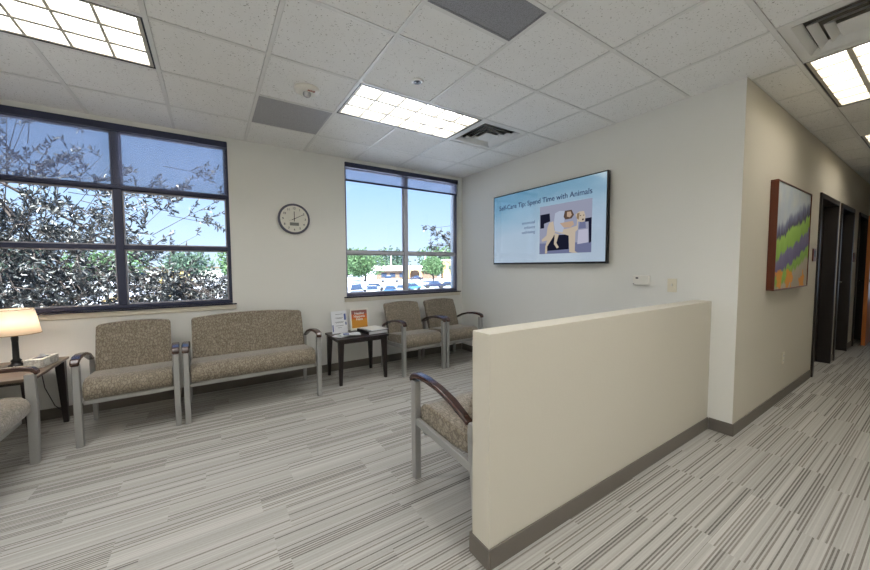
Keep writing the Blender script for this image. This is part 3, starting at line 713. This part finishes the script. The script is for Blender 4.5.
for x, l in ((5.66, 'small reddish-brown room sign on the hall wall before the first dark door'), (8.3, 'small reddish-brown room sign on the hall wall past the second dark door')):
    t = thing('room_sign', l, 'sign', (x, CY, 1.42))
    obj('plate', bx(-.06, .06, -.012, 0, -.07, .07), M['cherry'], t, bevel=.003); obj('insert', bx(-.045, .045, -.0135, -.012, -.02, .05), M['jamb'], t)

# ------------------------------------------------------------------ outside
GZ = -4.0
def lotmat():
    t = NT('pale_asphalt'); n = t.noise(t.pos(), .15, 4); return t.pbr(t.mix(n, srgb(176, 181, 193), srgb(204, 208, 218)), .9)
struct('ground', bx(-320, 420, 4.9, 560, GZ-.5, GZ), lotmat())
M['grass'] = plain('grass', srgb(112, 140, 82), .9, var=.3, scale=1)
M['mulch'] = plain('mulch', srgb(202, 178, 128), .9, var=.2, scale=1)
def vdir(a): return Vector((math.sin(a), math.cos(a), 0))
def strip(name, x, y, w, l, rz, mat):
    o = struct(name, bx(-w/2, w/2, -l/2, l/2, 0, .15), mat); o.location = (x, y, GZ); o.rotation_euler = (0, 0, rz)
strip('ground_island', 56, 90, 26, 4, -.45, M['mulch']); strip('ground_verge', 50, 74, 22, 2.2, -.45, M['grass']); strip('ground_lawn', -9, 78, 12, 8, .1, M['mulch'])
cm = {k: plain('car_'+k, srgb(*v), .25, .3, var=.02) for k, v in dict(silver=(140, 148, 160), navy=(34, 42, 66), blue=(70, 118, 168), grey=(84, 92, 106), white=(190, 196, 206), black=(36, 38, 46)).items()}
M['carglass'] = plain('car_glass', srgb(44, 56, 76), .08, var=.02); M['tyre'] = plain('tyre', srgb(24, 24, 26), .8)
def car(label, x, y, rz, colr, kind='sedan', s=1.0):
    t = thing('pickup_truck' if kind == 'pickup' else 'car', label, 'truck' if kind == 'pickup' else 'car', (x, y, GZ), rz); t.scale = (s, s, s)
    H = {'sedan': 1.42, 'suv': 1.75, 'pickup': 1.75}[kind]; bh_ = .88 if kind == 'sedan' else 1.0; L = 2.25 if kind != 'pickup' else 2.7
    prof = [(-L, .35), (-L, bh_*.78), (-L+.9, bh_), (L-.5, bh_+.03), (L, bh_*.9), (L, .35)]
    bm = extrude_yz(B(), prof, -.88, .88, 1); obj('body', bm, cm[colr], t, bevel=.1, seg=2)
    if kind == 'sedan': c = [(-1.15, bh_-.02), (-.5, H), (.75, H), (1.5, bh_)]
    elif kind == 'suv': c = [(-1.15, bh_-.02), (-.65, H), (1.95, H), (2.15, bh_)]
    else: c = [(-1.5, bh_-.02), (-.95, H), (.3, H), (.45, bh_)]
    def tp(p): 
        if p.z > bh_+.1: p.x *= .82
        return p
    obj('cabin_glass', extrude_yz(B(), c, -.8, .8, 1, tp), M['carglass'], t, bevel=.04, seg=1)
    yy = [p[0] for p in c[1:3]]
    obj('roof', bx(-.66, .66, yy[0]-.02, yy[1]+.02, H-.04, H+.03), cm[colr], t, bevel=.03, seg=1)
    for sx in (-1, 1):
        for sy in (-1, 1):
            bm = lathe(B(), [(.33, -.11), (.33, .11)], 20, axis='x'); o = obj('wheel', bm, M['tyre'], t); o.location = (sx*.8, sy*(L-.85), .33)
car('dark boxy car parked in the front row, seen at the left of the second window', 22.8, 61.7, -.37+PI, 'grey', 'suv', 1.25)
car('grey sedan parked in the front row beside the boxy car', 25.6, 61.0, -.40+PI, 'silver', 'sedan', 1.2)
car('bright blue car in the front row left of the window post', 28.4, 59.0, -.6, 'blue', 'sedan', 1.15)
car('white car in the front row directly left of the window post', 33.2, 63.5, -.75, 'white', 'sedan', 1.05)
car('blue car in the front row right of the window post', 36.5, 65.5, -1.2, 'blue', 'sedan', 1.15)
car('silver car parked a row behind the blue car', 29.4, 69.5, -1.2, 'silver', 'sedan', 1.15)
car('pale pickup truck parked across the lot beneath the large green tree', 50, 104, -2.0, 'silver', 'pickup', 1.25)
car('navy car parked under the right-hand tree', 45.5, 70, -1.95, 'navy', 'sedan', 1.2)
car('navy car behind it, overlapping under the right-hand tree', 51.5, 73.0, -1.95, 'black', 'sedan', .95)
car('dark car before the tan archway', 67, 116, -2.0, 'navy', 'sedan', 1.2)
for x, y, l, c_ in ((40, 128, 'white car far left at the back of the lot', 'white'), (38, 122, 'grey car at the back of the lot left of the large green tree', 'grey')):
    car(l, x, y, -1.9, c_, 'sedan', 1.4)
car('dark car alone on the open lot in the left window', 3.2, 93, -1.75, 'navy', 'sedan', 1.0)
# distant walker
def skinned(name, joints, edges, radii, mat, parent):
    me = bpy.data.meshes.new(name); me.from_pydata(joints, edges, []); o = link(bpy.data.objects.new(name, me)); me.materials.append(mat); o.parent = parent
    m = o.modifiers.new('skin', 'SKIN'); m.use_smooth_shade = True
    for v, r in zip(me.skin_vertices[0].data, radii): v.radius = (r, r)
    me.skin_vertices[0].data[0].use_root = True
    o.modifiers.new('sub', 'SUBSURF').levels = 1; return o
p = thing('person', 'tiny dark-clothed person walking across the far parking lot', 'person', (1.32, 112, GZ), .6)
J = [(0, 0, .95), (0, 0, 1.2), (0, 0, 1.42), (0, 0, 1.52), (0, -.01, 1.66), (.1, 0, .9), (.11, -.16, .5), (.11, -.22, .06), (-.1, 0, .9), (-.11, .1, .5), (-.11, .3, .1), (.2, 0, 1.4), (.25, .08, 1.12), (.26, .0, .88), (-.2, 0, 1.4), (-.25, -.08, 1.12), (-.26, -.2, .92), (.11, -.34, .04), (-.11, .2, .04)]
E_ = [(0, 1), (1, 2), (2, 3), (3, 4), (0, 5), (5, 6), (6, 7), (0, 8), (8, 9), (9, 10), (2, 11), (11, 12), (12, 13), (2, 14), (14, 15), (15, 16), (7, 17), (10, 18)]
skinned('body', J, E_, [.14, .13, .14, .06, .1, .09, .065, .045, .09, .065, .045, .06, .045, .035, .06, .045, .035, .035, .035], plain('dark_clothes', srgb(38, 40, 52), .8), p)
# buildings
M['stucco'] = plain('tan_stucco', srgb(176, 140, 96), .9, var=.04, scale=1); M['brownwall'] = plain('brown_wall', srgb(104, 86, 72), .9, scale=1); M['roofw'] = plain('white_roof', srgb(236, 232, 224), .8, scale=1)
t = thing('low_building', 'long low tan building with white flat roof and an arch across the lot', 'building', (70, 128, GZ), -.45)
obj('wall', bx(-13, 12, -4, 6, 0, 3.6), M['brownwall'], t)
obj('roof', bx(-15.5, 13, -5.5, 7, 3.6, 5.6), M['roofw'], t)
bm = B(); n = 14; ri, ro = 1.9, 3.0; cx = 2.4
for sx in (-1, 1): box(bm, cx+(ri if sx > 0 else -ro), cx+(ro if sx > 0 else -ri), -7, -5.6, 0, 2.2)
pr = []
for i in range(n):
    a0, a1 = PI*i/n, PI*(i+1)/n; v = []
    for y in (-7, -5.6): v.append([bm.verts.new((cx+r*math.cos(a), y, 2.2+r*math.sin(a))) for r, a in ((ri, a0), (ro, a0), (ro, a1), (ri, a1))])
    for k in range(4): bm.faces.new((v[0][k], v[0][(k+1) % 4], v[1][(k+1) % 4], v[1][k]))
    bm.faces.new(v[0][::-1]); bm.faces.new(v[1])
obj('entrance_arch', bm, M['stucco'], t)
for x in (-10, -6.5, -2.6): obj('window', bx(x-1.1, x+1.1, -4.1, -4, .9, 2.6), M['carglass'], t)
t = thing('tan_house', 'tan building behind the tree at the right of the second window', 'building', (88, 118, GZ), -.5)
obj('wall', bx(-6, 8, -4, 5, 0, 7.5), M['stucco'], t); obj('roof', bx(-6.5, 8.5, -4.5, 5.5, 7.5, 8.1), M['roofw'], t)
for x in (-3, 1.5): obj('window', bx(x-.8, x+.8, -4.08, -4, 4, 5.6), M['carglass'], t)
t = thing('white_building', 'long white low building on the far side of the lot in the left window', 'building', (-30, 205, GZ), .1)
obj('wall', bx(-30, 34, -6, 8, 0, 5), M['roofw'], t); obj('roof', bx(-31, 35, -7, 9, 5, 5.6), M['brownwall'], t)
for x in range(-24, 30, 9): obj('window', bx(x-2, x+2, -6.1, -6, 1.2, 3.2), M['carglass'], t)
for x, y, l in ((69.5, 143, 'thin pale light pole right of the large green tree'), (92, 150, 'thin pale light pole right of the tan archway')):
    t = thing('light_pole', l, 'lamp post', (x, y, GZ)); obj('pole', lathe(B(), [(.22, 0), (.12, 11)], 10), M['roofw'], t); obj('lamp_head', bx(-.9, .9, -.25, .25, 10.9, 11.2), M['roofw'], t)
# foliage
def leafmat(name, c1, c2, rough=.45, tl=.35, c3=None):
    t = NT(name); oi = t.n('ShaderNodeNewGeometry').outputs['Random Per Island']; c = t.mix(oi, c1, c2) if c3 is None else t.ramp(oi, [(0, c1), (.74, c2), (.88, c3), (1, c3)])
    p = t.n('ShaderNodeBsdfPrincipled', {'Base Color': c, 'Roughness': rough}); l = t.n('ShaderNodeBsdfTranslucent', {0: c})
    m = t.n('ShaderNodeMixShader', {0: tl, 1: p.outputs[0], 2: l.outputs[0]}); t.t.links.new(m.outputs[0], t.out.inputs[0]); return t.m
M['leafnear'] = leafmat('near_leaves', srgb(22, 25, 26), srgb(42, 44, 42), .3, .12, srgb(140, 142, 138))  # palest share of leaves paints in glints and bright gaps
M['leafgreen'] = leafmat('green_leaves', srgb(56, 80, 52), srgb(108, 142, 96), .6, .35)
M['leafdark'] = leafmat('far_leaves', srgb(52, 70, 64), srgb(96, 122, 98), .6, .3)
M['leafyellow'] = leafmat('yellow_leaves', srgb(196, 170, 92), srgb(220, 206, 140), .6, .3)
M['bark'] = plain('bark', srgb(62, 54, 50), .9, var=.3, scale=6)
def leaf(V, F, p, d, l, w, rr):
    a = d.cross(Vector((rr.uniform(-1, 1), rr.uniform(-1, 1), rr.uniform(-1, 1)))).normalized(); i = len(V); n = d.cross(a)*w*.35
    V += [p, p+d*l*.35+a*w*.5+n, p+d*l*.75+a*w*.35+n, p+d*l, p+d*l*.75-a*w*.35+n, p+d*l*.35-a*w*.5+n]
    F += [(i, i+1, i+2, i+3), (i, i+3, i+4, i+5)]
def rv(rr): 
    while 1:
        v = Vector((rr.uniform(-1, 1), rr.uniform(-1, 1), rr.uniform(-1, 1)))
        if .05 < v.length < 1: return v.normalized()
def mesh_obj(name, V, F, mat, parent):
    me = bpy.data.meshes.new(name); me.from_pydata([tuple(v) for v in V], [], F); me.materials.append(mat); o = link(bpy.data.objects.new(name, me)); o.parent = parent; return o
def near_tree(label, loc, trunk, tips, seed, twigl=.5, nl=15, ls=(.06, .1), sub=5, bigs=1, lw=(.022, .036)):
    """trunk: list of points; tips: branch ends; every branch carries leafy side twigs along its outer part"""
    rr = random.Random(seed); t = thing('tree', label, 'tree', loc)
    bm = B(); tube(bm, trunk, [.16-.012*i for i in range(len(trunk))], 10); V, F = [], []
    for ti, tip in enumerate(tips):
        tip = Vector(tip); s = Vector(trunk[min(len(trunk)-1, max(1, int(rr.uniform(.35, 1)*len(trunk))))]); L = (tip-s).length
        mid = s.lerp(tip, .5)+rv(rr)*L*.12; q = [s*(1-u)**2+mid*2*u*(1-u)+tip*u*u for u in [i/8 for i in range(9)]]
        big = ti % bigs == 0
        if big: tube(bm, q, [.018*(1-i/8)+.006 for i in range(9)], 5)
        else: tube(bm, q[6:], [.006, .005, .003], 4)
        for k in range(sub):
            u = rr.uniform(.45 if big else .85, 1) if k else 1; b = s*(1-u)**2+mid*2*u*(1-u)+tip*u*u
            d = (rv(rr)+(tip-s).normalized()*.9).normalized(); l = twigl*rr.uniform(.5, 1.2); e = b+d*l+Vector((0, 0, -.12*l))
            tube(bm, [b, b.lerp(e, .5)+rv(rr)*.03, e], [.007, .005, .003], 4)
            for j in range(nl):
                w = rr.uniform(.15, 1); p_ = b.lerp(e, w)+rv(rr)*.015
                leaf(V, F, p_, (rv(rr)+d*.9).normalized(), rr.uniform(*ls), rr.uniform(*lw), rr)
    obj('trunk', bm, M['bark'], t); mesh_obj('foliage', V, F, M['leafnear'], t); return t
rr = random.Random(3); tips = []
while len(tips) < 1450:      # crown volume: thick to the left and low, thinning out up and to the right
    x, y, z = rr.uniform(-6.0, 1.9), rr.uniform(6.6, 10), rr.uniform(-1.9, 4.8)
    if z > 1.2 and rr.random() < .42: continue
    if z > 2.6 and rr.random() < .08: continue
    s = x/y*9                # how far right in the pane
    lim = 1.15 if z < 1.0 else (-.3 if z < 2.2 else (-.2 if z < 3.3 else -1.1))
    if s > lim+rr.uniform(-.5, .25): continue
    if z > 2.9 and rr.random() < .55*(1+max(-.8, (s+2.5)/4)): continue
    if s > -1.6 and z > 1.1 and rr.random() < .55: continue
    if z > 1.1 and rr.random() < .25: continue
    tips.append((x+3.4, y-8.6, z-GZ))
tips += [(.25+3.4, 0, 2.75-GZ), (.05+3.4, .2, 3.25-GZ), (.1+3.4, -.3, 2.2-GZ), (-.3+3.4, 0, 2.9-GZ)]
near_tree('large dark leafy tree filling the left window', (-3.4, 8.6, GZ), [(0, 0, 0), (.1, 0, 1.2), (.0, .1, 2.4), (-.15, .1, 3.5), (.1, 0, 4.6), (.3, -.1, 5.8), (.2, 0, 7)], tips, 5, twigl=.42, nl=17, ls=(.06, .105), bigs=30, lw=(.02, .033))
tips = [(x-9.3, y, z-GZ) for x, y, z in ((5.62, 0, 2.58), (5.72, .1, 2.5), (5.86, 0, 2.38), (5.95, .1, 2.3), (6.08, 0, 2.22), (6.3, .1, 2.14), (6.5, 0, 2.2), (6.65, .1, 2.1), (5.76, 0, 1.96), (5.86, .1, 2.02), (5.98, 0, 2.0), (6.1, .1, 1.95), (6.3, 0, 1.92), (6.5, .1, 1.95), (6.6, .1, 2.3), (6.9, 0, 2.1), (7.2, .2, 2.4), (7.6, 0, 2.8), (7.8, 0, 2))]
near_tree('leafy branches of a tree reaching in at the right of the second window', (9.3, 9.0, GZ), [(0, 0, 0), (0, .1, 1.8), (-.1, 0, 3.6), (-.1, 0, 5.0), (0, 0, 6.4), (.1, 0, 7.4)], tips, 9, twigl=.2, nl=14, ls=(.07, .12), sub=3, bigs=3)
def far_tree(label, x, y, w, h, mat, seed, n=2200, ls=.7, name='tree', group=None):
    rr = random.Random(seed); t = thing(name, label, 'bush' if name == 'bush' else 'tree', (x, y, GZ), 0, group); V, F = [], []
    bl = [(Vector((rr.uniform(-.5, .5)*w*.6, rr.uniform(-.5, .5)*w*.6, h*rr.uniform(.42, .8))), w*rr.uniform(.2, .32)) for _ in range(9)]
    for i in range(n):
        c, r = bl[i % 9]; d = rv(rr); p_ = c+d*r*rr.uniform(.6, 1.05); p_.z = max(p_.z, .15*h) if name == 'tree' else max(p_.z, .1)
        leaf(V, F, p_, (rv(rr)+d*.5).normalized(), ls*rr.uniform(.6, 1.3), ls*.6, rr)
    if name == 'tree':
        bm = B(); tube(bm, [(0, 0, 0), (w*.02, 0, h*.25), (0, 0, h*.5)], [w*.03, w*.025, w*.012], 8)
        for c, r in bl: tube(bm, [(0, 0, h*.22), tuple(c*.6+Vector((0, 0, h*.1))), tuple(c)], [w*.018, w*.012, w*.005], 5)
        obj('trunk', bm, M['bark'], t)
    mesh_obj('foliage', V, F, mat, t)
far_tree('large bright green tree over the parked pickup truck', 46, 116, 13.5, 10.4, M['leafgreen'], 1, 3600, .75)
far_tree('green tree at the right of the second window over the navy car', 62, 96, 9.5, 8.6, M['leafgreen'], 2, 2600, .6)
far_tree('smaller green tree at the right end of the second window', 76, 98, 8, 7, M['leafgreen'], 6, 1800, .6)
far_tree('yellow-green bush at the edge of the lot in the left window', -5.2, 74, 5.5, 4.2, M['leafyellow'], 3, 1500, .4, 'bush')
for i, (x, y, w, h, l) in enumerate(((64, 176, 22, 12, 'far tree on the skyline at the left of the second window'), (84, 172, 24, 11.5, 'far tree on the skyline behind the white flat roof'), (106, 160, 26, 12.5, 'far tree on the skyline behind the tan archway'), (128, 150, 26, 13, 'far tree on the skyline at the right of the second window'),
    (12, 190, 20, 12.5, 'far rounded tree on the skyline at the right of the left window'), (-8, 182, 20, 10, 'far tree on the skyline at the centre of the left window'), (-34, 186, 24, 10, 'far tree on the skyline behind the dark tree'), (-62, 186, 24, 12, 'far tree on the skyline at the far left'), (40, 190, 22, 10, 'far tree on the skyline hidden behind the wall between the windows'))):
    far_tree(l, x, y, w, h, M['leafdark'] if i % 2 else M['leafgreen'], 20+i, 1500, 1.5)

GR = {'waiting_chair': 'waiting chairs', 'recessed_light': 'recessed ceiling lights', 'air_vent': 'square ceiling vents', 'ceiling_grille': 'perforated ceiling grilles', 'roller_shade': 'roller shades on the windows', 'car': 'parked cars', 'room_sign': 'room signs along the hall', 'leaflet': 'leaflets on the side table', 'light_pole': 'parking lot light poles'}
for o in list(COL.objects):
    b_ = o.name.split('.')[0]
    if o.parent is None and 'label' in o.keys():
        if b_ in GR: o['group'] = GR[b_]
        elif b_ == 'tree' and 'skyline' in o['label']: o['group'] = 'trees on the skyline'
# ------------------------------------------------------------------ light, sky, camera
w = bpy.data.worlds.new('sky'); bpy.context.scene.world = w; w.use_nodes = True; nt = w.node_tree
bg = nt.nodes['Background']; tc = nt.nodes.new('ShaderNodeTexCoord'); sp = nt.nodes.new('ShaderNodeSeparateXYZ'); cr = nt.nodes.new('ShaderNodeValToRGB')
nt.links.new(tc.outputs['Generated'], sp.inputs[0]); nt.links.new(sp.outputs[2], cr.inputs[0]); nt.links.new(cr.outputs[0], bg.inputs[0]); bg.inputs[1].default_value = .80
while len(cr.color_ramp.elements) < 4: cr.color_ramp.elements.new(.5)
for e, (p_, c_) in zip(cr.color_ramp.elements, ((0, srgb(212, 228, 248)), (.2, srgb(170, 202, 246)), (.45, srgb(132, 176, 238)), (1, srgb(96, 146, 220)))): e.position = p_; e.color = c_
sun = bpy.data.lights.new('sun', 'SUN'); sun.energy = 16; sun.angle = .01; sun.color = (1, .96, .9)
so = link(bpy.data.objects.new('sun', sun)); so.rotation_euler = Vector((-.35, -.75, .9)).to_track_quat('Z', 'Y').to_euler()
cd = bpy.data.cameras.new('camera'); cam = link(bpy.data.objects.new('camera', cd)); bpy.context.scene.camera = cam
cd.sensor_width = 36; cd.lens = 342.68/870*36; cd.clip_start = .05; cd.clip_end = 1500
yaw, pit, rol = .579, .0547, -.005
fw = Vector((math.sin(yaw)*math.cos(pit), math.cos(yaw)*math.cos(pit), -math.sin(pit))); r0 = Vector((math.cos(yaw), -math.sin(yaw), 0)); u0 = r0.cross(fw)
r = r0*math.cos(rol)+u0*math.sin(rol); u = -r0*math.sin(rol)+u0*math.cos(rol)
mw = Matrix(((r.x, u.x, -fw.x, 0), (r.y, u.y, -fw.y, 0), (r.z, u.z, -fw.z, 1.316), (0, 0, 0, 1))); cam.matrix_world = mw
vs = bpy.context.scene.view_settings; vs.view_transform = 'Standard'; vs.look = 'None'; vs.gamma = 1; vs.exposure = .93; vs.use_curve_mapping = False
